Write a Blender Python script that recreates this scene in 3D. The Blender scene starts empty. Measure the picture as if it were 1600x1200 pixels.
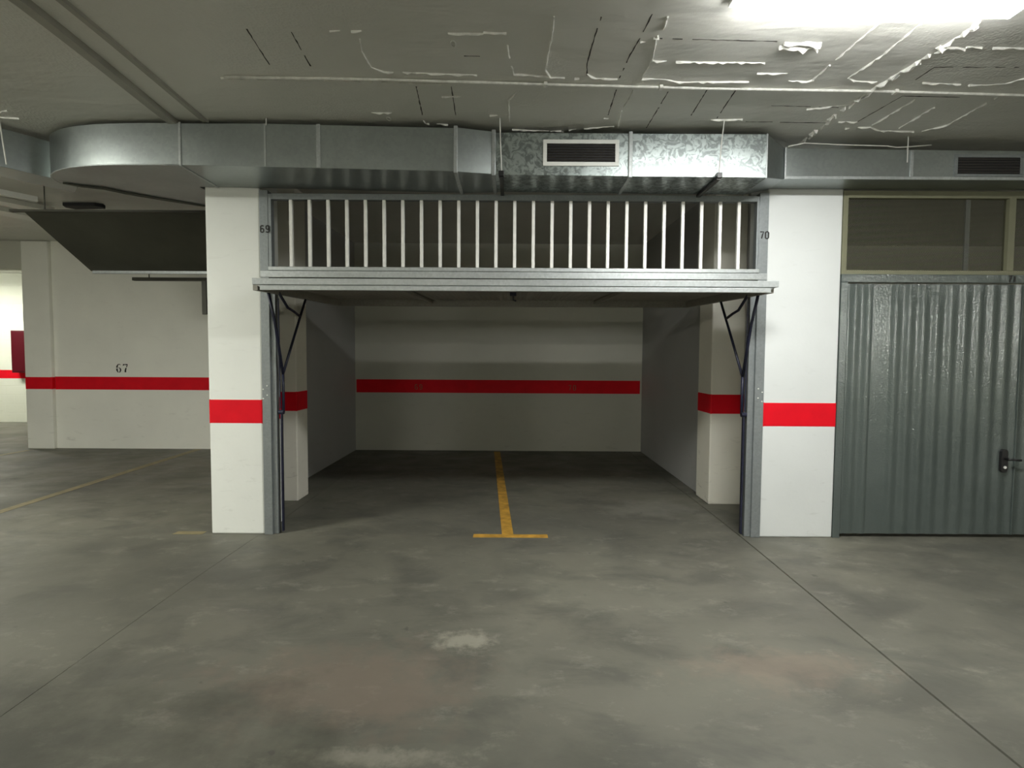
import bpy, math, random
from mathutils import Matrix, Vector, noise
random.seed(7)
S = bpy.context.scene
COL = S.collection

# ------------------------------------------------------------------ camera
PITCH, ROLL, YAW, FPX = 0.048, 0.0058, -0.0011, 840.0
f = Vector((math.sin(YAW)*math.cos(PITCH), math.cos(YAW)*math.cos(PITCH), -math.sin(PITCH)))
r = Vector((math.cos(YAW), -math.sin(YAW), 0)); u = r.cross(f)
R_ = math.cos(ROLL)*r + math.sin(ROLL)*u
U_ = -math.sin(ROLL)*r + math.cos(ROLL)*u
cam = bpy.data.objects.new('camera', bpy.data.cameras.new('camera'))
COL.objects.link(cam)
cam.data.sensor_width = 36.0
cam.data.lens = FPX/1600.0*36.0
cam.data.clip_start = 0.05
cam.matrix_world = Matrix(((R_.x, U_.x, -f.x, 0.0), (R_.y, U_.y, -f.y, -4.633), (R_.z, U_.z, -f.z, 1.55), (0, 0, 0, 1)))
S.camera = cam

# ------------------------------------------------------------------ world, exposure
W = bpy.data.worlds.new('world'); S.world = W; W.use_nodes = True
W.node_tree.nodes['Background'].inputs[0].default_value = (0.02, 0.02, 0.02, 1)
W.node_tree.nodes['Background'].inputs[1].default_value = 0.0
S.view_settings.view_transform = 'Standard'
S.view_settings.look = 'None'
S.view_settings.gamma = 1.0
S.view_settings.use_curve_mapping = False
S.view_settings.exposure = 1.33
S.cycles.max_bounces = 10
S.cycles.diffuse_bounces = 6
S.cycles.glossy_bounces = 4
S.cycles.use_denoising = True
S.cycles.sample_clamp_indirect = 6.0

# every lamp of the garage: (x centre, y centre, underside z, length, axis, strength, tint)
LAMPS = [
    dict(x=1.77, y=-2.0, z=3.235, L=1.33, w=.115, s=50.0, c=(1.0, 1.0, 0.97), label='bright fluorescent ceiling light just in front of the open double garage', cat='ceiling light'),
    dict(x=-5.0, y=-2.2, z=3.22, L=1.34, s=54.0, c=(1.0, 1.0, 0.90), label='fluorescent ceiling light over the aisle in front of the left parking bay', cat='ceiling light'),
    dict(x=7.6, y=-2.6, z=3.24, L=1.34, s=10.0, c=(1.0, 1.0, 0.95), label='fluorescent ceiling light over the aisle far to the right', cat='ceiling light'),
    dict(x=10.6, y=-12.4, z=2.72, L=1.34, s=110.0, c=(1.0, 0.98, 0.92), label='fluorescent ceiling light across the aisle, on the right', cat='ceiling light'),
    dict(x=-2.6, y=-12.8, z=2.75, L=1.34, s=65.0, c=(1.0, 0.98, 0.90), label='fluorescent ceiling light across the aisle, on the left', cat='ceiling light'),
    dict(x=-9.0, y=-12.4, z=2.75, L=1.34, s=105.0, c=(1.0, 0.98, 0.88), label='fluorescent ceiling light across the aisle, farthest left', cat='ceiling light'),
    dict(x=-11.75, y=6.2, z=3.24, L=1.34, s=36.0, c=(1.0, 1.0, 0.9), label='fluorescent ceiling light in the far passage beyond the wall opening', cat='ceiling light'),
]

# ------------------------------------------------------------------ helpers
class MB:
    def __init__(s): s.v = []; s.f = []; s.sm = False
    def add(s, vs, fs):
        n = len(s.v); s.v += [tuple(p) for p in vs]; s.f += [tuple(i+n for i in q) for q in fs]; return s
    def box(s, x0, x1, y0, y1, z0, z1):
        return s.add([(x0,y0,z0),(x1,y0,z0),(x1,y1,z0),(x0,y1,z0),(x0,y0,z1),(x1,y0,z1),(x1,y1,z1),(x0,y1,z1)],
                     [(0,3,2,1),(4,5,6,7),(0,1,5,4),(1,2,6,5),(2,3,7,6),(3,0,4,7)])
    def prism(s, poly, fn0, fn1):
        """poly: list of 2-d points; fn0/fn1 map them to the two end caps"""
        n = len(poly); a = [fn0(*p) for p in poly]; b = [fn1(*p) for p in poly]
        return s.add(a+b, [tuple(range(n-1, -1, -1)), tuple(range(n, 2*n))] + [(i, (i+1) % n, n+(i+1) % n, n+i) for i in range(n)])
    def vprism(s, poly, z0, z1): return s.prism(poly, lambda x, y: (x, y, z0), lambda x, y: (x, y, z1))
    def loft(s, secs, cap=True):
        n = len(secs[0]); vs = [p for q in secs for p in q]; fs = []
        for k in range(len(secs)-1):
            for i in range(n): fs.append((k*n+i, k*n+(i+1) % n, (k+1)*n+(i+1) % n, (k+1)*n+i))
        if cap: fs += [tuple(range(n-1, -1, -1)), tuple((len(secs)-1)*n+i for i in range(n))]
        return s.add(vs, fs)
    def tube(s, path, rad, n=8):
        P = [Vector(p) for p in path]; secs = []
        for i, p in enumerate(P):
            t = (P[min(i+1, len(P)-1)] - P[max(i-1, 0)]).normalized()
            a = t.cross(Vector((0, 0, 1))) if abs(t.z) < .9 else t.cross(Vector((0, 1, 0)))
            a.normalize(); b = t.cross(a)
            rr = rad[i] if isinstance(rad, (list, tuple)) else rad
            secs.append([tuple(p + rr*(math.cos(k*2*math.pi/n)*a + math.sin(k*2*math.pi/n)*b)) for k in range(n)])
        return s.loft(secs)
    def build(s, name, mat, parent=None, org=None, bevel=0.0, smooth=False, kind=None):
        o3 = Vector(ORG.get(parent.name, (0, 0, 0))) if parent else Vector(org or (0, 0, 0))
        me = bpy.data.meshes.new(name)
        me.from_pydata([(x-o3.x, y-o3.y, z-o3.z) for x, y, z in s.v], [], s.f)
        import bmesh
        bm = bmesh.new(); bm.from_mesh(me); bmesh.ops.recalc_face_normals(bm, faces=bm.faces); bm.to_mesh(me); bm.free()
        me.materials.append(mat)
        if smooth:
            for p in me.polygons: p.use_smooth = True
        o = bpy.data.objects.new(name, me); COL.objects.link(o)
        if parent:
            o.parent = parent; ORG[o.name] = tuple(o3)
        else:
            o.location = o3; ORG[o.name] = tuple(o3)
        if bevel:
            m = o.modifiers.new('bevel', 'BEVEL'); m.width = bevel; m.segments = 2; m.limit_method = 'ANGLE'; m.angle_limit = math.radians(40)
        if kind: o['kind'] = kind
        return o
ORG = {}
def empty(name, loc, label, cat, group=None, kind=None):
    o = bpy.data.objects.new(name, None); COL.objects.link(o); o.location = loc; o.empty_display_size = .1
    ORG[o.name] = tuple(loc); tag(o, label, cat, group)
    if kind: o['kind'] = kind
    return o
def tag(o, label, cat, group=None):
    o['label'] = label; o['category'] = cat
    if group: o['group'] = group
    return o
def box(*a): return MB().box(*a)

# ------------------------------------------------------------------ materials
def nt(name):
    m = bpy.data.materials.new(name); m.use_nodes = True
    t = m.node_tree; b = t.nodes['Principled BSDF']; return m, t, b
def N(t, ty, **k):
    n = t.nodes.new(ty)
    for a, v in k.items(): setattr(n, a, v)
    return n
def coords(t, scale=(1, 1, 1)):
    g = N(t, 'ShaderNodeNewGeometry'); mp = N(t, 'ShaderNodeMapping'); mp.inputs['Scale'].default_value = scale
    t.links.new(g.outputs['Position'], mp.inputs['Vector']); return mp.outputs[0]
def noise_t(t, vec, sc, det=4, rough=.55, dist=0.0):
    n = N(t, 'ShaderNodeTexNoise'); n.inputs['Scale'].default_value = sc; n.inputs['Detail'].default_value = det
    n.inputs['Roughness'].default_value = rough; n.inputs['Distortion'].default_value = dist
    t.links.new(vec, n.inputs['Vector']); return n.outputs['Fac']
def ramp(t, fac, stops):
    n = N(t, 'ShaderNodeValToRGB'); e = n.color_ramp.elements
    while len(e) < len(stops): e.new(.5)
    for i, (p, c) in enumerate(stops):
        e[i].position = p; e[i].color = (c, c, c, 1) if isinstance(c, (int, float)) else tuple(c)+(1,)
    t.links.new(fac, n.inputs[0]); return n.outputs[0]
def mix(t, fac, a, b, mode='MIX'):
    n = N(t, 'ShaderNodeMix', data_type='RGBA', blend_type=mode)
    for s_, v in ((n.inputs[0], fac), (n.inputs[6], a), (n.inputs[7], b)):
        if isinstance(v, (int, float)): s_.default_value = v
        elif isinstance(v, tuple): s_.default_value = tuple(v)+(1,) if len(v) == 3 else v
        else: t.links.new(v, s_)
    return n.outputs[2]
def bump(t, b, h, strength=.3, dist=.01, prev=None):
    n = N(t, 'ShaderNodeBump'); n.inputs['Strength'].default_value = strength; n.inputs['Distance'].default_value = dist
    t.links.new(h, n.inputs['Height'])
    if prev: t.links.new(prev, n.inputs['Normal'])
    t.links.new(n.outputs[0], b.inputs['Normal']); return n.outputs[0]
def plain(name, col, rough=.6, metal=0.0, vary=.12, bumpy=.0, sc=6.0, spec=.5):
    m, t, b = nt(name); v = coords(t)
    n1 = noise_t(t, v, sc, 5)
    c = mix(t, ramp(t, n1, [(.3, 0.0), (.7, 1.0)]), tuple(x*(1-vary) for x in col), tuple(min(1, x*(1+vary)) for x in col))
    t.links.new(c, b.inputs['Base Color']); b.inputs['Roughness'].default_value = rough; b.inputs['Metallic'].default_value = metal
    b.inputs['Specular IOR Level'].default_value = spec
    if bumpy: bump(t, b, noise_t(t, v, sc*8, 3), bumpy, .004)
    return m

def paint_wall(name, col, dirt=.35, rough=.6, grime=(.22, .21, .17), bs=.25, joints=0):
    """painted render: faint blotches, scuffs near the floor, fine roughness"""
    m, t, b = nt(name); v = coords(t)
    c = mix(t, ramp(t, noise_t(t, v, 1.3, 4), [(.35, 0.0), (.75, 1.0)]), col, tuple(x*.93 for x in col))
    sep = N(t, 'ShaderNodeSeparateXYZ'); t.links.new(v, sep.inputs[0])
    low = N(t, 'ShaderNodeMapRange'); low.inputs[1].default_value = 1.0; low.inputs[2].default_value = 0.0; low.inputs[3].default_value = .25; low.inputs[4].default_value = 1.0
    t.links.new(sep.outputs[2], low.inputs[0])
    vs = coords(t, (1, 1, 3.5))
    sc = ramp(t, noise_t(t, vs, 4.5, 7, .62, .6), [(.60, 0.0), (.76, 1.0)])
    k = N(t, 'ShaderNodeMath', operation='MULTIPLY'); t.links.new(sc, k.inputs[0]); t.links.new(low.outputs[0], k.inputs[1])
    k2 = N(t, 'ShaderNodeMath', operation='MULTIPLY'); t.links.new(k.outputs[0], k2.inputs[0]); k2.inputs[1].default_value = dirt
    c = mix(t, k2.outputs[0], c, grime)
    t.links.new(c, b.inputs['Base Color']); b.inputs['Roughness'].default_value = rough
    h = noise_t(t, v, 30, 5, .6)
    nb = bump(t, b, h, bs, .004)
    if joints:
        w = N(t, 'ShaderNodeTexBrick'); w.inputs['Scale'].default_value = 1.0
        w.inputs['Mortar Size'].default_value = .008; w.inputs['Brick Width'].default_value = .42; w.inputs['Row Height'].default_value = .21
        cb = N(t, 'ShaderNodeCombineXYZ'); t.links.new(sep.outputs[0], cb.inputs[0]); t.links.new(sep.outputs[2], cb.inputs[1])
        t.links.new(cb.outputs[0], w.inputs['Vector'])
        inv = N(t, 'ShaderNodeMath', operation='SUBTRACT'); inv.inputs[0].default_value = 1; t.links.new(w.outputs['Fac'], inv.inputs[1])
        bump(t, b, inv.outputs[0], .6, .006, nb)
    return m

def floor_mat():
    m, t, b = nt('concrete_floor'); v = coords(t)
    base = mix(t, ramp(t, noise_t(t, v, .55, 6, .55, .4), [(.32, 0.0), (.68, 1.0)]), (.116, .115, .093), (.180, .175, .139))
    vs = coords(t, (1.0, 1.7, 1))
    dark = ramp(t, noise_t(t, vs, 1.7, 9, .62, .5), [(.47, 0.0), (.63, 1.0)])
    base = mix(t, dark, base, mix(t, .60, base, (.080, .080, .068)))
    lite = ramp(t, noise_t(t, vs, 3.6, 12, .74, .15), [(.55, 0.0), (.70, 1.0)])
    base = mix(t, lite, base, mix(t, .36, base, (.36, .35, .29)))
    # a reddish worn patch in front of the open garage
    sep = N(t, 'ShaderNodeSeparateXYZ'); t.links.new(v, sep.inputs[0])
    def blob(x, y, rx, ry, col, amt, base, sc=2.2):
        mp = N(t, 'ShaderNodeMapping'); mp.inputs['Location'].default_value = (-x/rx, -y/ry, 0); mp.inputs['Scale'].default_value = (1/rx, 1/ry, 0)
        t.links.new(v, mp.inputs[0])
        ln = N(t, 'ShaderNodeVectorMath', operation='LENGTH'); t.links.new(mp.outputs[0], ln.inputs[0])
        ad = N(t, 'ShaderNodeMath', operation='ADD'); t.links.new(ln.outputs['Value'], ad.inputs[0])
        nn = N(t, 'ShaderNodeMath', operation='MULTIPLY_ADD'); nn.inputs[1].default_value = 2.4; nn.inputs[2].default_value = -1.2
        t.links.new(noise_t(t, v, sc, 7, .65), nn.inputs[0]); t.links.new(nn.outputs[0], ad.inputs[1])
        fac = ramp(t, ad.outputs[0], [(.35, 1.0), (1.0, 0.0)])
        k = N(t, 'ShaderNodeMath', operation='MULTIPLY'); t.links.new(fac, k.inputs[0]); k.inputs[1].default_value = amt
        return mix(t, k.outputs[0], base, col)
    base = blob(-.75, -2.15, .75, .42, (.20, .155, .12), .5, base, 5)
    base = blob(1.35, -2.0, .55, .22, (.26, .20, .15), .35, base, 6)
    base = blob(-.25, -1.75, .20, .12, (.36, .345, .28), .6, base, 14)
    base = blob(-.55, -2.62, .40, .06, (.34, .325, .26), .45, base, 14)
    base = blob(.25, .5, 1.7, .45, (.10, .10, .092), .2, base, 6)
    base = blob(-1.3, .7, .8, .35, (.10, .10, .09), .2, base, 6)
    base = blob(1.5, .9, .6, .4, (.26, .255, .22), .35, base, 5)
    base = blob(-2.2, -3.0, 1.9, 1.0, (.045, .045, .033), .75, base, 1.6)  # from here on the blobs paint light fall-off into the near floor's colour
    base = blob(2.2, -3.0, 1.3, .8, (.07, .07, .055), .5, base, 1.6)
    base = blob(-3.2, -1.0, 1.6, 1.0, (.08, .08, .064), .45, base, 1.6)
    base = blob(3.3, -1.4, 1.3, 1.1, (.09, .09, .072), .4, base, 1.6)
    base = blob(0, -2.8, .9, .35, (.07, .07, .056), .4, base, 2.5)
    spots = ramp(t, noise_t(t, v, 9.0, 2, .5), [(.72, 0.0), (.76, 1.0)])
    base = mix(t, spots, base, mix(t, .5, base, (.05, .05, .045)))
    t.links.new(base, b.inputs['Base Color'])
    rr = ramp(t, noise_t(t, v, 2.0, 6), [(.3, .42), (.7, .66)]); t.links.new(rr, b.inputs['Roughness'])
    b.inputs['Specular IOR Level'].default_value = .4
    bump(t, b, noise_t(t, v, 22, 8, .65), .22, .004)
    return m

def ceiling_mat():
    m, t, b = nt('painted_ceiling'); v = coords(t)
    c = mix(t, ramp(t, noise_t(t, v, .8, 4), [(.35, 0.0), (.7, 1.0)]), (.66, .66, .61), (.74, .74, .69))
    t.links.new(c, b.inputs['Base Color']); b.inputs['Roughness'].default_value = .42; b.inputs['Specular IOR Level'].default_value = .5
    vs = coords(t, (1.0, 2.2, 1))
    n0 = bump(t, b, noise_t(t, vs, 2.2, 3, .5, .3), .55, .03)
    # rough, badly sprayed zone next to the lamp
    rough = ramp(t, noise_t(t, v, 1.1, 2), [(.45, 0.0), (.62, 1.0)])
    vo = N(t, 'ShaderNodeTexVoronoi'); vo.inputs['Scale'].default_value = 55; t.links.new(v, vo.inputs['Vector'])
    k = N(t, 'ShaderNodeMath', operation='MULTIPLY'); t.links.new(vo.outputs['Distance'], k.inputs[0]); t.links.new(rough, k.inputs[1])
    n1 = bump(t, b, k.outputs[0], .45, .006, n0)
    bump(t, b, noise_t(t, v, 60, 3, .6), .25, .003, n1)
    return m

def galv(name, col=(.36, .395, .39), rough=.36, spangle=.22, metal=.85, sc=38, rv=.04, mott=0.0):
    m, t, b = nt(name); v = coords(t)
    vo = N(t, 'ShaderNodeTexVoronoi'); vo.inputs['Scale'].default_value = sc; t.links.new(v, vo.inputs['Vector'])
    g = ramp(t, vo.outputs['Color'], [(.15, 0.0), (.85, 1.0)])
    cl = ramp(t, noise_t(t, v, 2.4, 5), [(.35, 0.0), (.7, 1.0)])
    c = mix(t, g, tuple(x*(1-spangle) for x in col), tuple(min(1, x*(1+spangle)) for x in col))
    c = mix(t, cl, c, mix(t, .5, c, tuple(x*.72 for x in col)))
    if mott: c = mix(t, ramp(t, noise_t(t, v, 15, 3, .6, 1.6), [(.44, 0.0), (.56, 1.0)]), c, tuple(x*(1+2.4*mott) for x in col))
    t.links.new(c, b.inputs['Base Color']); b.inputs['Metallic'].default_value = metal
    rr = ramp(t, vo.outputs['Color'], [(.1, rough-rv*.4), (.9, rough+rv*.6)]); t.links.new(rr, b.inputs['Roughness'])
    bump(t, b, noise_t(t, v, 3.0, 3), .12, .02)
    return m

def mesh_mat():
    m, t, b = nt('expanded_metal_mesh'); v = coords(t)
    sep = N(t, 'ShaderNodeSeparateXYZ'); t.links.new(v, sep.inputs[0])
    P = 0.012
    def saw(sign):
        a = N(t, 'ShaderNodeMath', operation='MULTIPLY'); a.inputs[1].default_value = .6*sign; t.links.new(sep.outputs[0], a.inputs[0])
        s_ = N(t, 'ShaderNodeMath', operation='ADD'); t.links.new(a.outputs[0], s_.inputs[0]); t.links.new(sep.outputs[2], s_.inputs[1])
        d = N(t, 'ShaderNodeMath', operation='DIVIDE'); t.links.new(s_.outputs[0], d.inputs[0]); d.inputs[1].default_value = P
        fr = N(t, 'ShaderNodeMath', operation='FRACT'); t.links.new(d.outputs[0], fr.inputs[0])
        lt = N(t, 'ShaderNodeMath', operation='LESS_THAN'); t.links.new(fr.outputs[0], lt.inputs[0]); lt.inputs[1].default_value = .33
        return lt.outputs[0]
    mx = N(t, 'ShaderNodeMath', operation='MAXIMUM'); t.links.new(saw(1), mx.inputs[0]); t.links.new(saw(-1), mx.inputs[1])
    t.links.new(mx.outputs[0], b.inputs['Alpha'])
    b.inputs['Base Color'].default_value = (.055, .055, .032, 1); b.inputs['Roughness'].default_value = .6
    return m

M = {}
M['white'] = paint_wall('white_wall_paint', (.88, .90, .86))
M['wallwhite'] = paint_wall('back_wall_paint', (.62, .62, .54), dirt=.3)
M['baywhite_lit'] = paint_wall('bay_wall_lit_paint', (.95, .95, .88), dirt=.3)  # same wall as the garage back, lightened to stand in for stronger light
M['block'] = paint_wall('blockwork_white_paint', (.80, .82, .70), joints=1)
M['grey_wall'] = paint_wall('grey_cement_render', (.42, .425, .42), dirt=.3, grime=(.16, .16, .15), bs=.4)
M['colpaint'] = paint_wall('column_paint', (.86, .84, .74), dirt=.55)
M['red'] = plain('red_paint', (.78, .004, .016), .6, vary=.06, spec=.2)
M['dkred'] = plain('dark_red_enamel', (.085, .002, .008), .4, vary=.05)
M['white2'] = paint_wall('right_pillar_paint', (.74, .77, .76))
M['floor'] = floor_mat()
M['crack'] = plain('joint_filler', (.05, .048, .04), .8)
M['ceil'] = ceiling_mat()
M['ceilridge'] = plain('ceiling_ridge_paint', (.80, .80, .75), .35, vary=.2, bumpy=.4, sc=20)
M['ceilpipe'] = plain('painted_pipe', (.36, .355, .31), .45, vary=.08)
M['yellow'] = plain('yellow_road_paint', (.52, .29, .045), .6, vary=.35, sc=9)
M['yellowpale'] = plain('worn_yellow_paint', (.25, .21, .11), .6, vary=.25, sc=9)
M['galv'] = galv('galvanised_duct', rough=.36, spangle=.05, metal=.92, sc=45, rv=.02)
M['galvs'] = galv('spangled_duct', (.28, .315, .31), rough=.34, spangle=.08, metal=.92, sc=70, rv=.10, mott=.30)
M['galvplain'] = galv('galvanised_frame', (.46, .49, .49), .45, .10, .6, 60)
M['post'] = galv('galvanised_post', (.27, .295, .30), .48, .08, .45, 60)
M['alu'] = plain('white_aluminium', (.80, .81, .77), .4, vary=.04)
M['bar'] = plain('pale_bar_paint', (.93, .93, .88), .45, vary=.08, sc=14)
M['louvre'] = plain('dark_louvre', (.055, .048, .042), .45, vary=.1)
M['black'] = plain('black_void', (.008, .008, .008), .7)
M['plastic'] = plain('black_plastic', (.015, .015, .016), .35)
M['door'] = None
M['leafpanel'] = galv('leaf_underside', (.34, .33, .29), .6, .1, .3, 60)
M['darksheet'] = plain('dark_sheet_metal', (.060, .060, .045), .55, vary=.2, sc=2)
M['olive'] = plain('olive_frame_paint', (.21, .21, .135), .55, vary=.08)
M['spring'] = plain('dark_blue_spring_steel', (.012, .014, .035), .4, vary=.2)
M['ink'] = plain('black_stencil_paint', (.02, .02, .018), .6, vary=.1)
M['fadeink'] = plain('faded_stencil_paint', (.30, .13, .06), .6, vary=.3, sc=30)
M['mesh'] = mesh_mat()
M['rodpaint'] = plain('pale_rod', (.72, .72, .68), .4, vary=.05)
def door_mat():
    m, t, b = nt('grey_green_door_paint'); v = coords(t)
    c = mix(t, ramp(t, noise_t(t, v, 1.5, 5), [(.3, 0.0), (.7, 1.0)]), (.095, .118, .111), (.125, .150, .142))
    t.links.new(c, b.inputs['Base Color']); b.inputs['Metallic'].default_value = .25
    b.inputs['Roughness'].default_value = .10; b.inputs['Specular IOR Level'].default_value = .7
    bump(t, b, noise_t(t, v, 60, 2, .6), .55, .004)
    return m
M['door'] = door_mat()
def lampmat(i, s, c):
    m, t, b = nt('lamp_diffuser_%d' % i)
    b.inputs['Base Color'].default_value = (.85, .85, .8, 1)
    b.inputs['Emission Color'].default_value = c+(1,); b.inputs['Emission Strength'].default_value = s
    return m

# ------------------------------------------------------------------ large structure
XL, XR, YN, YB, YF = -20.0, 14.0, -16.0, 4.31, 7.8
CZ = 3.32                                     # ceiling over the aisle
def struct(mb, name, mat, **k): return mb.build(name, mat, kind='structure', **k)

# floor: a slab with two shallow control joints that wander a little
def floor_mesh():
    mb = MB(); js = [(-2.2, .0016, lambda y: .012*math.sin(y*1.7)), (2.0, .007, lambda y: .03*math.sin(y*.9+1.0)-.02)]
    ys = [YN + i*(9.0-YN)/84 for i in range(85)]; rows = []
    for y in ys:
        row = [(XL, y, 0)]
        for x, w, g in js:
            c = x+g(y)
            row += [(c-w, y, 0), (c-w*.6, y, -.008), (c+w*.6, y, -.008), (c+w, y, 0)]
        row.append((XR, y, 0)); rows.append(row)
    n = len(rows[0]); vs = [p for q in rows for p in q]
    fs = [(k*n+i, k*n+i+1, (k+1)*n+i+1, (k+1)*n+i) for k in range(len(rows)-1) for i in range(n-1)]
    b = len(vs); vs += [(XL, YN, -.2), (XR, YN, -.2), (XR, 9.0, -.2), (XL, 9.0, -.2)]; fs.append((b, b+1, b+2, b+3))
    return mb.add(vs, fs)
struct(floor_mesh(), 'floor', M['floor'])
def ceil_mesh():
    mb = MB(); pr = [(YN, CZ), (0.0, CZ), (YB, 3.43), (9.0, 3.43), (9.0, 3.65), (YN, 3.65)]
    return mb.prism(pr, lambda y, z: (XL, y, z), lambda y, z: (XR, y, z))
ceiling = struct(ceil_mesh(), 'ceiling', M['ceil'])
ZB, ZT = .967, 1.185                          # the red band
def band(mb, parent): return mb.build('red_band', M['red'], parent)
TH = .002
w0 = struct(box(-8.05, -2.70, YB, 4.50, 0, 3.43), 'wall_bay', M['baywhite_lit'])
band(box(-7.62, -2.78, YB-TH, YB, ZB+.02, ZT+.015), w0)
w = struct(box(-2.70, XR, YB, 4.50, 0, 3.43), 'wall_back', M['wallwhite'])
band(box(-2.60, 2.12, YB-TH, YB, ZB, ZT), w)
struct(box(-20, -8.05, YB, 4.50, 2.98, 3.43), 'wall_back_header', M['wallwhite'])
w = struct(box(-20, -7.0, YF, 8.0, 0, 3.43), 'wall_far', M['block'])
band(box(-20, -7.0, YF-TH, YF, 1.017, 1.21), w)
struct(box(-8.05, -7.9, 4.50, YF, 0, 3.43), 'wall_passage', M['block'])
struct(box(XL, XR, YN-.2, YN, 0, CZ), 'wall_front', M['wallwhite'])
struct(box(XR, XR+.2, YN, 9.0, 0, 3.43), 'wall_right', M['wallwhite'])
struct(box(XL-.2, XL, YN, 9.0, 0, 3.43), 'wall_left', M['wallwhite'])
struct(box(-2.78, -2.62, .36, YB, 0, 3.43), 'wall_garage_left', M['grey_wall'])
struct(MB().vprism([(2.15, 1.45), (2.15, YB), (2.62, YB), (2.62, .36), (2.45, .36), (2.45, 1.45)], 0, 3.43), 'wall_garage_right', M['grey_wall'])

# ------------------------------------------------------------------ ceiling lights
for i, L in enumerate(LAMPS):
    x, y, z, l = L['x'], L['y'], L['z'], L['L']/2
    zc = CZ if L['y'] < 0 else 3.43
    e = empty('ceiling_light', (x, y, zc), L['label'], L['cat'])
    wd2 = L.get('w', .155)+.005; b = MB(); b.box(x-l-.05, x+l+.05, y-wd2, y+wd2, z+.055, z+.075)
    b.build('housing', M['alu'], e, bevel=.004)
    d = MB(); a, c = l, L.get('w', .155)
    d.loft([[(x-a-.02, y-c, z+.056), (x+a+.02, y-c, z+.056), (x+a+.02, y+c, z+.056), (x-a-.02, y+c, z+.056)],
            [(x-a-.012, y-c, z+.015), (x+a+.012, y-c, z+.015), (x+a+.012, y+c, z+.015), (x-a-.012, y+c, z+.015)],
            [(x-a, y-c+.012, z), (x+a, y-c+.012, z), (x+a, y+c-.012, z), (x-a, y+c-.012, z)]])
    dd = d.build('diffuser', lampmat(i, L['s'], L['c']), e)
    dd.data.materials.append(lampmat(i+20, L['s']*(.16 if L['z'] > 3.1 else 1.0), L['c']))
    for p in dd.data.polygons:
        if abs(p.normal.z) < .5: p.material_index = 1
    if zc-z > .15:
        for sx in (-.5, .5): MB().tube([(x+sx, y, z+.07), (x+sx, y, zc)], .006).build('suspension_rod', M['rodpaint'], e)
    else:
        box(x-l, x+l, y-.09, y+.09, z+.07, zc).build('mounting_rail', M['alu'], e)

# ------------------------------------------------------------------ ceiling relief
TR={'conduit':[(-1.831,-1.156),(-0.827,-1.135),(0.273,-1.083),(1.235,-1.044),(2.503,-1.015),(3.382,-0.974)],'ribA':[(-2.45,-1.89),(-2.435,-1.419),(-2.506,-0.81),(-2.554,-0.508)],'ribB':[(-2.252,-1.892),(-2.285,-1.42),(-2.296,-0.998),(-2.309,-0.532)],'ridge':[(2.343,-0.087),(2.315,-0.545),(2.317,-0.846),(2.345,-1.064),(2.383,-1.294),(2.404,-1.463),(2.424,-1.616),(2.422,-1.739)]}
WR=[[(-0.364,-1.61),(-0.171,-1.611)],[(-0.171,-1.623),(-0.014,-1.613)],[(-0.043,-1.504),(-0.026,-1.341),(-0.003,-1.197),(0.226,-1.169)],[(0.204,-1.763),(0.205,-1.568),(0.194,-1.41),(0.19,-1.236),(0.227,-1.161),(0.41,-1.147)],[(0.451,-1.201),(0.51,-1.148),(0.653,-1.142)],[(0.792,-1.767),(0.796,-1.659),(0.781,-1.573),(0.818,-1.349),(0.801,-1.151),(0.958,-1.137),(1.057,-1.107),(1.493,-1.119)],[(0.7,-1.59),(0.798,-1.579)],[(0.7,-1.542),(0.791,-1.536)],[(0.818,-1.349),(1.13,-1.338),(1.494,-1.335)],[(1.679,-1.129),(1.857,-1.123),(1.893,-1.147)],[(1.885,-1.147),(1.913,-1.713)],[(2.132,-1.725),(2.135,-1.428),(2.096,-1.165),(2.173,-1.126),(2.307,-1.12)],[(2.536,-1.13),(2.663,-1.107),(3.028,-1.087),(3.135,-1.104),(3.19,-1.176)],[(2.549,-1.509),(2.883,-1.499)],[(1.5,-1.219),(1.689,-1.214)],[(0.781,-1.006),(0.783,-0.919),(0.766,-0.683),(0.795,-0.438)],[(0.659,-0.579),(0.767,-0.58)],[(2.525,-0.437),(2.703,-0.462),(2.822,-0.394),(3.148,-0.387),(3.253,-0.502),(3.237,-0.946)],[(2.696,-0.495),(2.719,-0.896)],[(2.936,-0.442),(2.934,-0.787)],[(2.062,-0.748),(2.334,-0.818)],[(2.409,-0.546),(2.551,-0.548)],[(1.451,-0.567),(1.682,-0.58)],[(-0.179,-0.621),(-0.034,-0.623)],[(0.027,-0.981),(-0.037,-0.865),(-0.035,-0.517)],[(-3.746,-0.631),(-3.661,-0.662)],[(-3.826,-0.546),(-3.692,-0.537)],[(-1.864,-1.132),(-1.161,-1.108),(-0.429,-1.067)],[(-1.005,-1.627),(-0.83,-1.629)],[(-0.861,-1.558),(-0.885,-1.433),(-0.875,-1.262),(-0.809,-1.211),(-0.235,-1.179)],[(-1.035,-0.652),(-0.886,-0.654)],[(-0.679,-0.563),(-0.67,-0.476),(-0.501,-0.467)],[(0.283,-0.35),(0.764,-0.449)],[(-0.016,-0.382),(0.384,-0.34)],[(-0.492,-0.905),(-0.362,-0.907)]]
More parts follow.
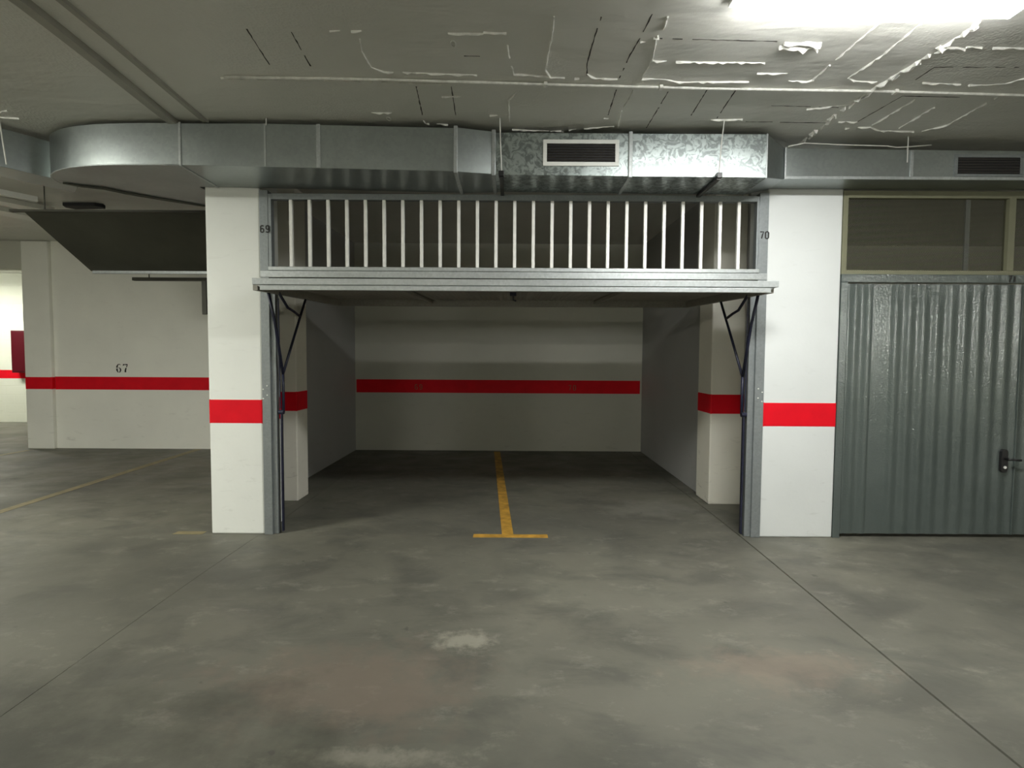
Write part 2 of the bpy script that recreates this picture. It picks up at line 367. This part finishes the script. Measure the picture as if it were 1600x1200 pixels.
GR=[[(0.451,-1.79),(0.441,-1.599),(0.436,-1.31),(0.454,-1.179)],[(0.706,-1.782),(0.693,-1.572),(0.674,-1.415),(0.664,-1.15)],[(0.789,-1.573),(1.49,-1.549)],[(-1.45,-1.64),(-1.486,-1.285)],[(-1.219,-1.614),(-1.242,-1.273)],[(0.672,-1.004),(0.683,-0.631)],[(1.02,-1.008),(1.015,-0.418)],[(1.267,-1.011),(1.286,-0.638)],[(1.456,-1.013),(1.49,-0.589)],[(1.792,-0.793),(2.275,-0.769)],[(1.724,-0.538),(2.328,-0.524)],[(2.532,-1.146),(2.536,-1.295),(3.072,-1.3)],[(-0.642,-1.032),(-0.67,-0.615)],[(-0.412,-1.035),(-0.427,-0.618)],[(-0.364,-1.61),(-0.225,-1.599)],[(-0.39,-1.392),(-0.203,-1.387)],[(2.551,-0.548),(2.601,-0.939),(2.997,-0.926)]]
W2=[[(1.507,-1.537),(1.713,-1.532)],[(1.496,-1.5),(1.72,-1.495)],[(2.388,-1.508),(2.563,-1.484)]]

def ragged(pts, w, h, z, seed, jit=.3, gap=.0, zfun=None):
    """a ragged half-round ridge hanging from the ceiling along a polyline"""
    rnd = random.Random(seed); out = MB(); P = [Vector((p[0], p[1], 0)) for p in pts]; path = []
    for a, b in zip(P[:-1], P[1:]):
        n = max(1, int((b-a).length/.028))
        for k in range(n): path.append(a.lerp(b, k/n))
    path.append(P[-1]); secs = []
    def flush():
        if len(secs) > 1: out.loft([list(q) for q in secs])
        secs.clear()
    for i, p in enumerate(path):
        t = (path[min(i+1, len(path)-1)]-path[max(i-1, 0)]).normalized(); n = Vector((-t.y, t.x, 0))
        if gap and rnd.random() < gap: flush(); continue
        ww = w*(1+jit*rnd.uniform(-1, 1)); hh = h*(1+jit*1.6*rnd.uniform(-1, 1)); c = p+n*rnd.uniform(-1, 1)*w*jit*.6
        secs.append([tuple(c-n*ww+Vector((0, 0, z+.002))), tuple(c-n*ww*.6+Vector((0, 0, z-hh*.75))), tuple(c+Vector((0, 0, z-hh))),
                     tuple(c+n*ww*.6+Vector((0, 0, z-hh*.75))), tuple(c+n*ww+Vector((0, 0, z+.002)))])
    flush(); return out
rd = MB()
for i, p in enumerate(WR):
    q = ragged(p, .0048, .0085, CZ, i, .45, .05); rd.add(q.v, q.f)
for i, p in enumerate(W2):
    q = ragged(p, .012, .022, CZ, 50+i, .5); rd.add(q.v, q.f)
q = ragged([(x+.022, y) for x, y in TR['ridge']], .004, .010, CZ, 98, .8, .25); rd.add(q.v, q.f)
q = ragged(TR['ridge'], .009, .014, CZ, 99, .8, .10); rd.add(q.v, q.f)
rd.build('seam_ridge', M['ceilridge'], ceiling)
gr = MB()
for i, p in enumerate(GR):
    q = ragged(p, .0045, .0015, CZ, 200+i, .5, .05); gr.add(q.v, q.f)
gr.build('open_seam', M['crack'], ceiling)
for nm, lab in (('ribA', 'painted ceiling batten running toward the duct elbow, the left one of the pair'), ('ribB', 'painted ceiling batten running toward the duct, the right one of the pair')):
    pts = TR[nm]; x1 = pts[-1][0]; x0 = pts[0][0]
    wd = .036 if nm == 'ribA' else .02
    mb = MB(); secs = []
    for y in [-6.0+k*(5.5/20) for k in range(21)]:
        x = x1 + (x0-x1)*min(1, max(0, (-.5-y)/1.4)) + .006*math.sin(y*3)
        secs.append([(x-wd, y, CZ+.001), (x-wd*.8, y, CZ-wd*1.0), (x+wd*.8, y, CZ-wd*1.0), (x+wd, y, CZ+.001)])
    tag(mb.loft(secs).build('ceiling_strip', M['ceilpipe'], org=(x1, -3, CZ)), lab, 'batten')
mb = MB().tube([(p[0], p[1], CZ-.009) for p in TR['conduit']+[(5.2, -.90)]], .009)
cd = empty('conduit_pipe', (1.0, -1.05, CZ-.01), 'thin white painted conduit running across the ceiling parallel to the duct', 'pipe')
mb.build('pipe', M['ceilridge'], cd, smooth=True)
for x, y in ((.20, -1.087), (.95, -1.055), (2.5, -1.015)):
    box(x-.012, x+.012, y-.022, y+.022, CZ-.022, CZ).build('clip', M['ceilridge'], cd, bevel=.003)
for x, y in ((-.345, -1.52), (-.93, -.56)):
    pts = [(x+.014*math.cos(a*math.pi/8), y+.03*math.sin(a*math.pi/8), CZ-.004) for a in range(17)]
    MB().tube(pts, .0035, 6).build('ceiling_hook', M['ceilridge'], ceiling)

# ------------------------------------------------------------------ pillars
def pillar(name, x0, x1, y0, y1, mat, label, z1=CZ, zb=ZB, zt=ZT):
    e = empty(name, ((x0+x1)/2, (y0+y1)/2, 0), label, 'pillar')
    box(x0, x1, y0, y1, 0, z1).build('shaft', mat, e, bevel=.012)
    MB().vprism([(x0-TH, y0-TH), (x1+TH, y0-TH), (x1+TH, y1+TH), (x0-TH, y1+TH)], zb, zt).build('red_band', M['red'], e, bevel=.012)
    return e
pillar('pillar', -2.625, -2.160, 0, .36, M['white'], 'white pillar with a red band left of the open garage')
pillar('pillar', 2.165, 2.797, 0, .36, M['white2'], 'wide white pillar with a red band between the open garage and the closed door')
pillar('column', -2.62, -2.30, 1.08, 1.38, M['colpaint'], 'scuffed column with a red band inside the open garage at left', 3.34)
pillar('column', 2.10, 2.45, 1.05, 1.45, M['colpaint'], 'stained column with a red band inside the open garage at right', 3.34)
pillar('column', -8.06, -7.62, 4.24, 4.31, M['baywhite_lit'], 'shallow wall column with a red band at the far left of the parking bay', 3.42, ZB+.02, ZT+.015)

# ------------------------------------------------------------------ floor markings
def line(poly, mat, lab, cat='floor marking'):
    cx = sum(p[0] for p in poly)/len(poly); cy = sum(p[1] for p in poly)/len(poly)
    return tag(MB().vprism(poly, .0005, .0022).build('parking_line', mat, org=(cx, cy, 0)), lab, cat)
t_ = empty('parking_line', (-.03, 0, 0), 'yellow T shaped floor line dividing the open garage in two', 'floor marking')
MB().vprism([(-.085, .02), (.015, .02), (-.20, 4.2), (-.30, 4.2)], .0005, .0022).build('stem', M['yellow'], t_)
MB().vprism([(-.335, -.055), (.315, -.055), (.312, .028), (-.335, .028)], .0005, .0024).build('crossbar', M['yellow'], t_)
line([(-5.10, .2), (-5.00, .2), (-5.18, 4.28), (-5.30, 4.28)], M['yellowpale'], 'long pale yellow line on the floor of the parking bay left of the pillar')
line([(-8.10, 1.5), (-8.0, 1.5), (-7.86, 4.1), (-7.95, 4.1)], M['yellowpale'], 'pale yellow floor line at the foot of the far left column')
line([(-2.96, -.02), (-2.70, -.02), (-2.70, .055), (-2.95, .06)], M['yellowpale'], 'short worn yellow dash on the floor beside the left white pillar')

# ------------------------------------------------------------------ digits
DG = {  # stencil strokes in a 0.6 x 1 box: list of polylines with widths
 '6': [[(.50,.90,.10),(.40,.98,.07),(.25,.95,.10),(.12,.75,.17),(.09,.55,.19)], [(.09,.47,.19),(.10,.25,.18),(.20,.05,.10),(.27,.01,.07)], [(.33,.01,.07),(.45,.07,.12),(.52,.25,.17),(.50,.42,.15),(.40,.54,.08),(.27,.55,.06)]],
 '7': [[(.06,.80,.08),(.08,.93,.14),(.25,.93,.16)], [(.31,.93,.16),(.55,.93,.16),(.50,.75,.10),(.44,.62,.12)], [(.40,.54,.14),(.32,.30,.18),(.30,.02,.20)]],
}
DC = {  # plain condensed digits
 '6': [[(.50,.85),(.42,.97),(.20,.97),(.08,.82),(.08,.16),(.20,.03),(.40,.03),(.52,.16),(.52,.42),(.40,.55),(.20,.55),(.08,.42)]],
 '9': [[(.10,.15),(.18,.03),(.40,.03),(.52,.18),(.52,.84),(.40,.97),(.20,.97),(.08,.84),(.08,.58),(.20,.45),(.40,.45),(.52,.58)]],
 '7': [[(.06,.95),(.54,.95),(.40,.60),(.26,.03)]],
 '0': [[(.20,.97),(.40,.97),(.52,.84),(.52,.16),(.40,.03),(.20,.03),(.08,.16),(.08,.84),(.20,.97)]],
 '1': [[(.15,.75),(.32,.95),(.32,.03)]],
 '2': [[(.08,.80),(.18,.96),(.42,.96),(.52,.80),(.48,.60),(.08,.04),(.54,.04)]],
}
def digits(s, x, y, z, h, parent, mat, stencil=False, gapx=.72, wd=.13, slant=0.0):
    """writes the number on a wall facing -Y, lower left corner x, z"""
    mb = MB(); tab = DG if stencil else DC
    for k, ch in enumerate(s):
        for st in tab[ch]:
            P = [Vector((p[0]+k*gapx+slant*p[1], p[1])) for p in st]; ww = [p[2] if len(p) > 2 else wd for p in st]; L = []; R = []
            for i, p in enumerate(P):
                t = (P[min(i+1, len(P)-1)]-P[max(i-1, 0)]).normalized(); n = Vector((-t.y, t.x))
                L.append(p+n*ww[i]/2); R.append(p-n*ww[i]/2)
            for i in range(len(P)-1):
                q = [L[i], L[i+1], R[i+1], R[i]]
                mb.prism([(x+a.x*h, z+a.y*h) for a in q], lambda a, c: (a, y-.0015, c), lambda a, c: (a, y, c))
    return mb.build('number_%s' % {'67': 'sixty_seven', '69': 'sixty_nine', '70': 'seventy', '71': 'seventy_one'}[s], mat, parent)
digits('67', -6.60, YB, 1.275, .14, bpy.data.objects['wall_bay'], M['ink'], True, .78)
digits('69', -1.63, YB-TH, 1.02, .085, bpy.data.objects['wall_back'], M['fadeink'], False, .9, .12)
digits('70', .93, YB-TH, 1.02, .085, bpy.data.objects['wall_back'], M['fadeink'], False, .9, .12)

# ------------------------------------------------------------------ open garage: fixed frame with bars
fr = empty('garage_door_frame', (0, .03, 0), 'galvanised steel frame with a row of vertical bars above the open garage door', 'door frame')
for sx, x0, x1, xi in ((-1, -2.158, -2.085, -2.045), (1, 2.085, 2.163, 2.035)):
    if sx < 0: b = MB().box(x0, x1, -.012, .07, 0, 2.96).box(x1-.002, xi, .012, .07, 0, 2.20).box(x1-.002, -2.058, -.008, .05, 2.29, 2.93)
    else: b = MB().box(x0, x1, -.012, .07, 0, 2.96).box(xi, x0+.002, .012, .07, 0, 2.20).box(2.065, x0+.002, -.008, .05, 2.29, 2.93)
    p = b.build('post', M['post'], fr, bevel=.003)
    sc = MB()
    for (dx, z) in ((.028, 1.30), (.028, 1.22), (.062, 1.27), (.062, 1.19)):
        c = x0+dx if sx > 0 else x1-dx
        sc.tube([(c, -.012, z), (c, -.018, z)], .006, 8)
    sc.build('screw', M['alu'], p)
box(-2.06, 2.067, -.008, .05, 2.885, 2.935).build('top_rail', M['post'], fr, bevel=.003)
MB().box(-2.158, 2.163, -.014, .07, 2.228, 2.285).box(-2.085, 2.09, -.022, .05, 2.285, 2.318).build('lintel', M['galvplain'], fr, bevel=.003)
for i in range(25):
    x = -1.897 + i*(1.917+1.897)/24
    box(x-.0135, x+.0135, .0, .027, 2.316, 2.888).build('bar', M['bar'], fr, bevel=.002)
digits('69', -2.152, -.0125, 2.605, .058, fr, M['ink'], gapx=.80, wd=.20)
digits('70', 2.090, -.0125, 2.575, .060, fr, M['ink'], gapx=.72, wd=.19)

# ------------------------------------------------------------------ the raised up-and-over leaf
ld = empty('overhead_door', (0, -.46, 2.065), 'raised corrugated overhead door lying open above the garage entrance', 'garage door')
A = math.atan(.038); ca, sa = math.cos(A), math.sin(A)
def tilt(mb):
    v = []
    for x, y, z in mb.v: v.append((x, -.46+y*ca-z*sa, 2.065+y*sa+z*ca))
    mb.v = v; return mb
LX = 2.11
tilt(MB().box(-2.012, 2.045, 0, .035, .042, .090).box(-1.952, 1.985, -.004, .045, 0, .034).prism([(-2.0, .042), (-1.952, .02), (1.985, .02), (2.03, .042)], lambda x, z: (x, .014, z), lambda x, z: (x, .040, z))).build('bottom_rail', M['galvplain'], ld, bevel=.002)
for s_, x0, x1 in (('l', -2.03, -1.99), ('r', 1.99, 2.03)):
    tilt(box(x0, x1, .045, LX, 0, .075)).build('side_rail', M['leafpanel'], ld, bevel=.003)
tilt(MB().box(-1.99, 1.99, LX-.045, LX, 0, .085)).build('back_rail', M['leafpanel'], ld, bevel=.003)
def corrug(x0, x1, pitch, amp, fn, n=14, th=.001):
    m = int((x1-x0)/pitch*n); pts = []
    for i in range(m+1):
        x = x0+(x1-x0)*i/m; pts.append((x, amp*math.cos(2*math.pi*x/pitch)))
    return pts
pts = corrug(-1.99, 1.99, .0587, .006, None, 8)
pp = MB(); n = len(pts)
pp.add([(x, .04, .074+h) for x, h in pts]+[(x, LX-.04, .074+h) for x, h in pts]+[(x, .04, .075+h) for x, h in pts]+[(x, LX-.04, .075+h) for x, h in pts],
       [(i, i+1, n+i+1, n+i) for i in range(n-1)]+[(2*n+i, 3*n+i, 3*n+i+1, 2*n+i+1) for i in range(n-1)])
tilt(pp).build('corrugated_panel', M['leafpanel'], ld, smooth=True)
for x in (-.95, .95): tilt(box(x-.02, x+.02, .045, LX-.045, .030, .062)).build('stiffener', M['leafpanel'], ld, bevel=.002)
tilt(MB().box(-.03, .03, .9, 1.0, .035, .066).tube([(0, .95, .04), (0, .95, .0), (.03, .95, -.01)], .008)).build('latch', M['spring'], ld)
for sx, X in ((-1, -2.012), (1, 2.012)):
    dx = -sx*.018
    apex = (X+dx, .03, 1.40)
    MB().tube([(X+sx*0, -.19, 2.085), (X+dx*.6, -.10, 1.85), apex], .013).build('lift_arm', M['spring'], ld, smooth=True)
    MB().tube([(X+dx, .56, 2.10), (X+dx, .30, 1.76), apex], .0115).build('brace_arm', M['spring'], ld, smooth=True)
    MB().tube([apex, (X+dx*.7, .045, 1.25), (X+dx, .03, 1.07)], .013).build('pivot_arm', M['spring'], ld, smooth=True)
    MB().tube([(X+dx, -.03, 2.095), (X+dx, .15, 1.985), (X+dx, .27, 1.965), (X+dx, .42, 1.93)], .012).build('link_arm', M['spring'], ld, smooth=True)
    MB().box(X-.007, X+.007, .02, .05, .02, 1.09).build('counterweight_guide', M['spring'], ld, bevel=.002)
    MB().tube([(X-.022, .03, 1.07), (X+.022, .03, 1.07)], .02, 12).build('pivot', M['spring'], ld)
    MB().tube([(X+sx*.004, .01, 2.05), (X+sx*.004, .02, 1.10)], .006).build('cable', M['spring'], ld)

# ------------------------------------------------------------------ closed door 71
df = empty('garage_door_frame', (4.26, .03, 0), 'grey steel frame with an olive wire mesh panel over the closed garage door', 'door frame')
XE = 5.66
box(2.800, 2.860, -.006, .07, 0, 2.215).build('jamb', M['door'], df, bevel=.003)
box(XE, XE+.06, -.006, .07, 0, 2.215).build('jamb', M['door'], df, bevel=.003)
lt = box(2.800, XE+.06, -.008, .07, 2.215, 2.283).build('lintel', M['door'], df, bevel=.003)
ol = MB().box(2.800, 2.842, -.002, .05, 2.283, 2.985).box(4.205, 4.262, -.004, .05, 2.318, 2.93).box(XE, XE+.06, -.002, .05, 2.283, 2.985).box(2.84, XE, -.002, .05, 2.925, 2.985).box(2.84, XE, -.002, .05, 2.283, 2.318)
ol.build('mesh_frame', M['olive'], df, bevel=.002)
ms = MB(); ms.add([(2.84, .03, 2.31), (XE, .03, 2.31), (XE, .03, 2.93), (2.84, .03, 2.93)], [(0, 1, 2, 3)])
ms.build('wire_mesh', M['mesh'], df)
box(3.868, 3.905, .034, .05, 2.31, 2.93).build('mesh_batten', M['galvplain'], df)
digits('71', 4.215, -.0085, 2.222, .052, df, M['ink'], gapx=.75, wd=.30, slant=.15)
dl = empty('overhead_door', (4.26, .04, 0), 'closed grey green ribbed garage door with a black handle', 'garage door')
mb = MB(); pts = []
x = 2.868; m = 14*24
for i in range(m+1):
    xx = 2.868+(XE-.008-2.868)*i/m
    ph = (xx-3.06)/.1185
    a = .007*(.5+.5*math.cos(2*math.pi*ph))
    if 3.09 < xx < 3.235: a = .007*max(0, math.cos(2*math.pi*(xx-3.06)/.1185)) if xx < 3.09 else .007*max(0, math.cos(2*math.pi*(xx-3.27)/.1185)*(1 if xx > 3.21 else 0))
    pts.append((xx, .022-a))
n = len(pts)
zs = [.032, .2, .6, 1.2, 1.8, 2.205]
vs = [(px, py, z) for z in zs for px, py in pts]
fs = [(k*n+i, k*n+i+1, (k+1)*n+i+1, (k+1)*n+i) for k in range(len(zs)-1) for i in range(n-1)]
mb.add(vs, fs); mb.build('ribbed_panel', M['door'], dl, smooth=True)
MB().box(2.868, XE-.008, .024, .05, .032, 2.205).build('backing_frame', M['black'], dl)
box(2.866, 2.884, .004, .03, .032, 2.205).build('edge_strip', M['door'], dl, bevel=.003)
box(4.362, 4.376, .004, .03, .032, 2.205).build('seam_strip', M['door'], dl, bevel=.004)
hd = MB(); cx, zc = 4.265, .685
hd.prism([(cx+.028*math.cos(a), zc+.075+.028*math.sin(a)) for a in [k*math.pi/8 for k in range(9)]]+[(cx+.028*math.cos(a), zc-.075+.028*math.sin(a)) for a in [math.pi+k*math.pi/8 for k in range(9)]],
         lambda a, c: (a, -.012, c), lambda a, c: (a, .022, c))
hp = hd.build('handle_plate', M['plastic'], dl, bevel=.003)
MB().tube([(cx+.005, -.01, zc+.02), (cx+.005, -.05, zc+.02), (cx+.03, -.058, zc+.02), (cx+.095, -.058, zc+.015)], .010, 10).build('handle_lever', M['plastic'], hp, smooth=True)
MB().tube([(cx, -.012, zc-.055), (cx, -.02, zc-.055)], .012, 12).build('lock_cylinder', M['alu'], hp)

# ------------------------------------------------------------------ main duct
dk = empty('ventilation_duct', (-.5, -.25, 3.13), 'wide galvanised ventilation duct with a curved elbow and white grille above the open garage', 'ventilation duct')
def sec(x, yf, yb, zb, zt): return [(x, yf, zb), (x, yf, zt), (x, yb, zt), (x, yb, zb)]
BK = -.012
MB().loft([sec(-2.50, -.53, BK, 2.982, 3.290), sec(-1.86, -.54, BK, 2.970, 3.288), sec(-.435, -.54, BK, 2.944, 3.262)]).build('straight_section', M['galv'], dk, bevel=.003)
MB().loft([sec(-.435, -.545, BK, 2.940, 3.266), sec(-.155, -.455, BK, 2.952, 3.272)]).build('reducer', M['galv'], dk, bevel=.003)
MB().loft([sec(-.155, -.44, BK, 2.955, 3.272), sec(.89, -.44, BK, 2.946, 3.270), sec(1.935, -.44, BK, 2.942, 3.270)]).build('straight_section', M['galvs'], dk, bevel=.003)
MB().loft([sec(1.935, -.44, BK, 2.942, 3.270), sec(2.15, -.27, BK, 2.985, 3.235)]).build('offset_section', M['galv'], dk, bevel=.002)
def flange(x, yf, zb, zt, w=.016, o=.012):
    return MB().box(x-w, x+w, yf-o, yf+.004, zb-o, zt+o).box(x-w, x+w, yf, BK, zb-o, zb+.002).build('flange', M['galvplain'], dk, bevel=.006)
for a in ((-.435, -.545, 2.940, 3.262), (-.155, -.455, 2.952, 3.272), (.89, -.44, 2.946, 3.270)): flange(*a)
flange(-2.50, -.53, 2.982, 3.29, .010, .008); flange(1.935, -.44, 2.942, 3.270, .006, .004)
box(-1.475, -1.445, -.544, -.538, 2.965, 3.284).build('lap_seam', M['galvplain'], dk)
box(-1.865, -1.853, -.544, -.538, 2.972, 3.286).build('lap_seam', M['galvplain'], dk)
# elbow: outer wall sweeps back and meets the oblique branch
oc = [(-2.50, -.53), (-2.70, -.529), (-2.90, -.525), (-3.03, -.517), (-3.155, -.504), (-3.27, -.484), (-3.385, -.455), (-3.47, -.423), (-3.55, -.382), (-3.62, -.34), (-3.68, -.292), (-3.725, -.24), (-3.755, -.18), (-3.77, -.12), (-3.775, -.07)]
ic = [(-3.65, -.02), (-3.50, .04), (-3.40, .16), (-3.19, .35), (-2.95, .55), (-2.66, .62), (-2.66, BK), (-2.50, BK)]
eb = MB(); O = [(x, y) for x, y in oc]; allp = O+ic
def ez(x): t = min(1, max(0, (-2.5-x)/1.27)); return 2.982+.004*t, 3.290+.0*t
vs = []; n = len(allp)
for x, y in allp: vs.append((x, y, ez(x)[0]))
for x, y in allp: vs.append((x, y, ez(x)[1]))
eb.add(vs, [tuple(range(n)), tuple(range(2*n-1, n-1, -1))]+[(i, (i+1) % n, n+(i+1) % n, n+i) for i in range(n)])
el = eb.build('elbow', M['galv'], dk, smooth=True)
el.data.set_sharp_from_angle(angle=math.radians(35))
lip = MB().tube([(x, y-.004 if x > -3.6 else y, ez(x)[0]) for x, y in oc], .005, 6); lip.build('elbow_lip', M['galvplain'], el, smooth=True)
# grille
gx0, gx1, gz0, gz1, gy = .222, .803, 3.021, 3.218, -.44
g = MB(); fw = .030
g.box(gx0, gx1, gy-.010, gy, gz1-fw, gz1).box(gx0, gx1, gy-.010, gy, gz0, gz0+fw).box(gx0, gx0+fw, gy-.010, gy, gz0+fw, gz1-fw).box(gx1-fw, gx1, gy-.010, gy, gz0+fw, gz1-fw)
gf = g.build('grille', M['alu'], dk, bevel=.002)
box(gx0+fw, gx1-fw, gy-.004, gy-.001, gz0+fw, gz1-fw).build('grille_opening', M['black'], gf)
for k in range(7):
    z = gz0+fw+.010+k*(gz1-gz0-2*fw)/7
    MB().prism([(gy-.012, z+.004), (gy-.010, z+.006), (gy-.002, z+.002), (gy-.002, z)], lambda y, zz: (gx0+fw, y, zz), lambda y, zz: (gx1-fw, y, zz)).build('louvre', M['louvre'], gf)
for x, zb in ((-.095, 2.95), (1.56, 2.945)):
    yy = -.47
    MB().tube([(x-.01, yy-.11, CZ), (x-.006, yy-.05, 3.16), (x+.002, yy, zb+.02)], .0045, 8).build('hanger_rod', M['rodpaint'], dk)
    box(x-.02, x+.02, yy-.02, yy+.03, zb-.02, zb+.02).build('hanger_clamp', M['plastic'], dk, bevel=.003)
    box(x-.015, x+.015, yy, BK, zb-.028, zb-.006).build('hanger_channel', M['plastic'], dk)
MB().tube([(-1.84, -.555, CZ), (-1.845, -.55, 3.27)], .004).build('hanger_rod', M['rodpaint'], dk)
# oblique branch seen left of the elbow
d_ = Vector((.70, .714)); q1 = Vector((-3.70, -.13)); nn = Vector((-d_.y, d_.x))*.34
q0 = Vector((-4.25, -1.05)); qe = q1+d_*.10
br = MB().vprism([tuple(q0), tuple(q1), tuple(qe), tuple(qe+nn), tuple(q0+nn)], 2.985, 3.275).build('branch_section', M['galv'], dk, bevel=.003)
MB().tube([(x, y, 2.978) for x, y in ((-3.745, -.10), (-3.65, -.03), (-3.50, .03), (-3.40, .15), (-3.19, .34), (-2.95, .54), (-2.68, .60))], [.006, .010, .012, .014, .013, .010, .008], 8).build('dark_gasket', M['darksheet'], dk, smooth=True)
MB().tube([(-3.80, -.585, CZ), (-3.835, -.50, 2.99)], .005).build('hanger_rod', M['rodpaint'], dk)

# ------------------------------------------------------------------ right duct
rk = empty('ventilation_duct', (3.8, -.14, 3.1), 'slim galvanised duct running above the closed garage door', 'ventilation duct')
MB().loft([sec(2.153, -.27, BK, 2.992, 3.232), sec(5.9, -.27, BK, 2.992, 3.205)]).build('straight_section', M['galv'], rk, bevel=.003)
for x in (3.165,): box(x-.012, x+.012, -.276, -.268, 2.99, 3.215).build('lap_seam', M['galvplain'], rk)
box(2.153, 5.9, -.283, -.270, 2.986, 3.010).build('lower_flange', M['galvplain'], rk, bevel=.002)
box(2.153, 2.168, -.282, -.268, 2.99, 3.236).build('corner_flange', M['galvplain'], rk, bevel=.003)
g = MB().box(3.505, 4.05, -.276, -.27, 3.165, 3.188).box(3.505, 4.05, -.276, -.27, 3.015, 3.035).box(3.505, 3.53, -.276, -.27, 3.03, 3.17).box(4.025, 4.05, -.276, -.27, 3.03, 3.17)
gf = g.build('grille', M['post'], rk)
box(3.53, 4.025, -.2735, -.271, 3.035, 3.165).build('grille_opening', M['black'], gf)
for k in range(6):
    z = 3.045+k*.021
    box(3.53, 4.025, -.279, -.274, z, z+.004).build('louvre', M['louvre'], gf)
MB().tube([(3.12, -.285, CZ), (3.12, -.285, 3.12)], .004).build('hanger_rod', M['rodpaint'], rk)
q = ragged([(2.16, -.25), (2.5, -.285), (2.98, -.29), (3.05, -.31), (3.2, -.29)], .006, .010, CZ-.02, 5, .4)
wr = MB().tube([(2.17, -.292, 3.236), (2.3, -.292, 3.262), (2.6, -.292, 3.25), (2.95, -.292, 3.243), (3.03, -.292, 3.232), (3.1, -.292, 3.236), (3.3, -.292, 3.252)], .0045, 6)
tag(wr.build('cable', M['rodpaint'], org=(2.7, -.285, 3.24), smooth=True), 'thin white cable lying along the top of the slim duct', 'cable')

# ------------------------------------------------------------------ left bay
fc = empty('fire_hose_cabinet', (-11.1, 7.7, 1.15), 'dark red wall cabinet on the bright wall at far left', 'cabinet')
box(-11.43, -10.75, 7.62, 7.792, 1.153, 2.115).build('body', M['dkred'], fc, bevel=.01)
box(-11.40, -10.78, 7.612, 7.621, 1.18, 2.09).build('door', M['dkred'], fc, bevel=.004)
rl = empty('overhead_door', (-4.0, 1.5, 2.8), 'dark sloping sheet metal door leaf raised under the ceiling of the left parking bay', 'garage door')
P0 = [(-5.12, 1.06, 3.05), (-2.80, 1.06, 3.05), (-2.80, 1.94, 2.575), (-5.12, 1.94, 2.575)]
MB().add([p for p in P0]+[(x, y+.012, z+.02) for x, y, z in P0], [(0, 1, 2, 3), (7, 6, 5, 4), (0, 4, 5, 1), (1, 5, 6, 2), (2, 6, 7, 3), (3, 7, 4, 0)]).build('sheet_panel', M['darksheet'], rl)
box(-5.25, -2.80, 1.03, 1.075, 3.045, 3.068).build('top_rail', M['darksheet'], rl, bevel=.003)
box(-5.10, -2.80, 1.93, 1.965, 2.545, 2.585).build('bottom_rail', M['galvplain'], rl, bevel=.004)
box(-4.80, -2.80, 2.18, 2.24, 2.50, 2.54).build('cross_bar', M['darksheet'], rl, bevel=.006)
box(-3.93, -3.87, 2.19, 2.23, 2.08, 2.52).build('arm', M['darksheet'], rl, bevel=.004)
for x in (-4.6, -3.2): MB().tube([(x, 2.21, 2.52), (x, 2.21, 3.38)], .006).build('hanger_rod', M['darksheet'], rl)
for x in (-4.9, -3.0): MB().tube([(x, 1.06, 3.05), (x, 1.06, 3.36)], .006).build('hanger_rod', M['darksheet'], rl)
# pale raised strips under the ceiling of the bay and a dark oblong box
def strip(a, b, c, d, z, lab):
    tag(MB().vprism([a, b, c, d], z-.055, z-.001).build('ceiling_strip', M['alu'], org=(a[0], a[1], z)), lab, 'batten')
def cz(y): return CZ+.11*max(0, y)/YB

strip((-5.75, .70), (-5.31, 1.45), (-5.36, 1.50), (-5.80, .75), 3.32, 'thin pale strip on the ceiling left of the elbow, uppermost of three')
strip((-6.05, .90), (-5.52, 1.92), (-5.72, 2.05), (-6.25, 1.05), 3.33, 'broad pale strip on the ceiling left of the elbow, middle of three')
strip((-6.45, 1.35), (-5.95, 2.42), (-6.20, 2.55), (-6.70, 1.50), 3.345, 'broad pale strip on the ceiling left of the elbow, lowest of three')
bx = MB(); 
bx.prism([(x, y) for x, y in [(-5.40+.0, 1.93), (-5.36, 1.84), (-4.98, 1.84), (-4.92, 1.90), (-4.96, 1.99), (-5.34, 2.01)]], lambda x, y: (x, y, 3.33), lambda x, y: (x, y, 3.375))
tag(bx.build('junction_box', M['black'], org=(-5.15, 1.92, 3.37), bevel=.006), 'dark oblong box on the ceiling between the elbow and the raised dark leaf', 'box')
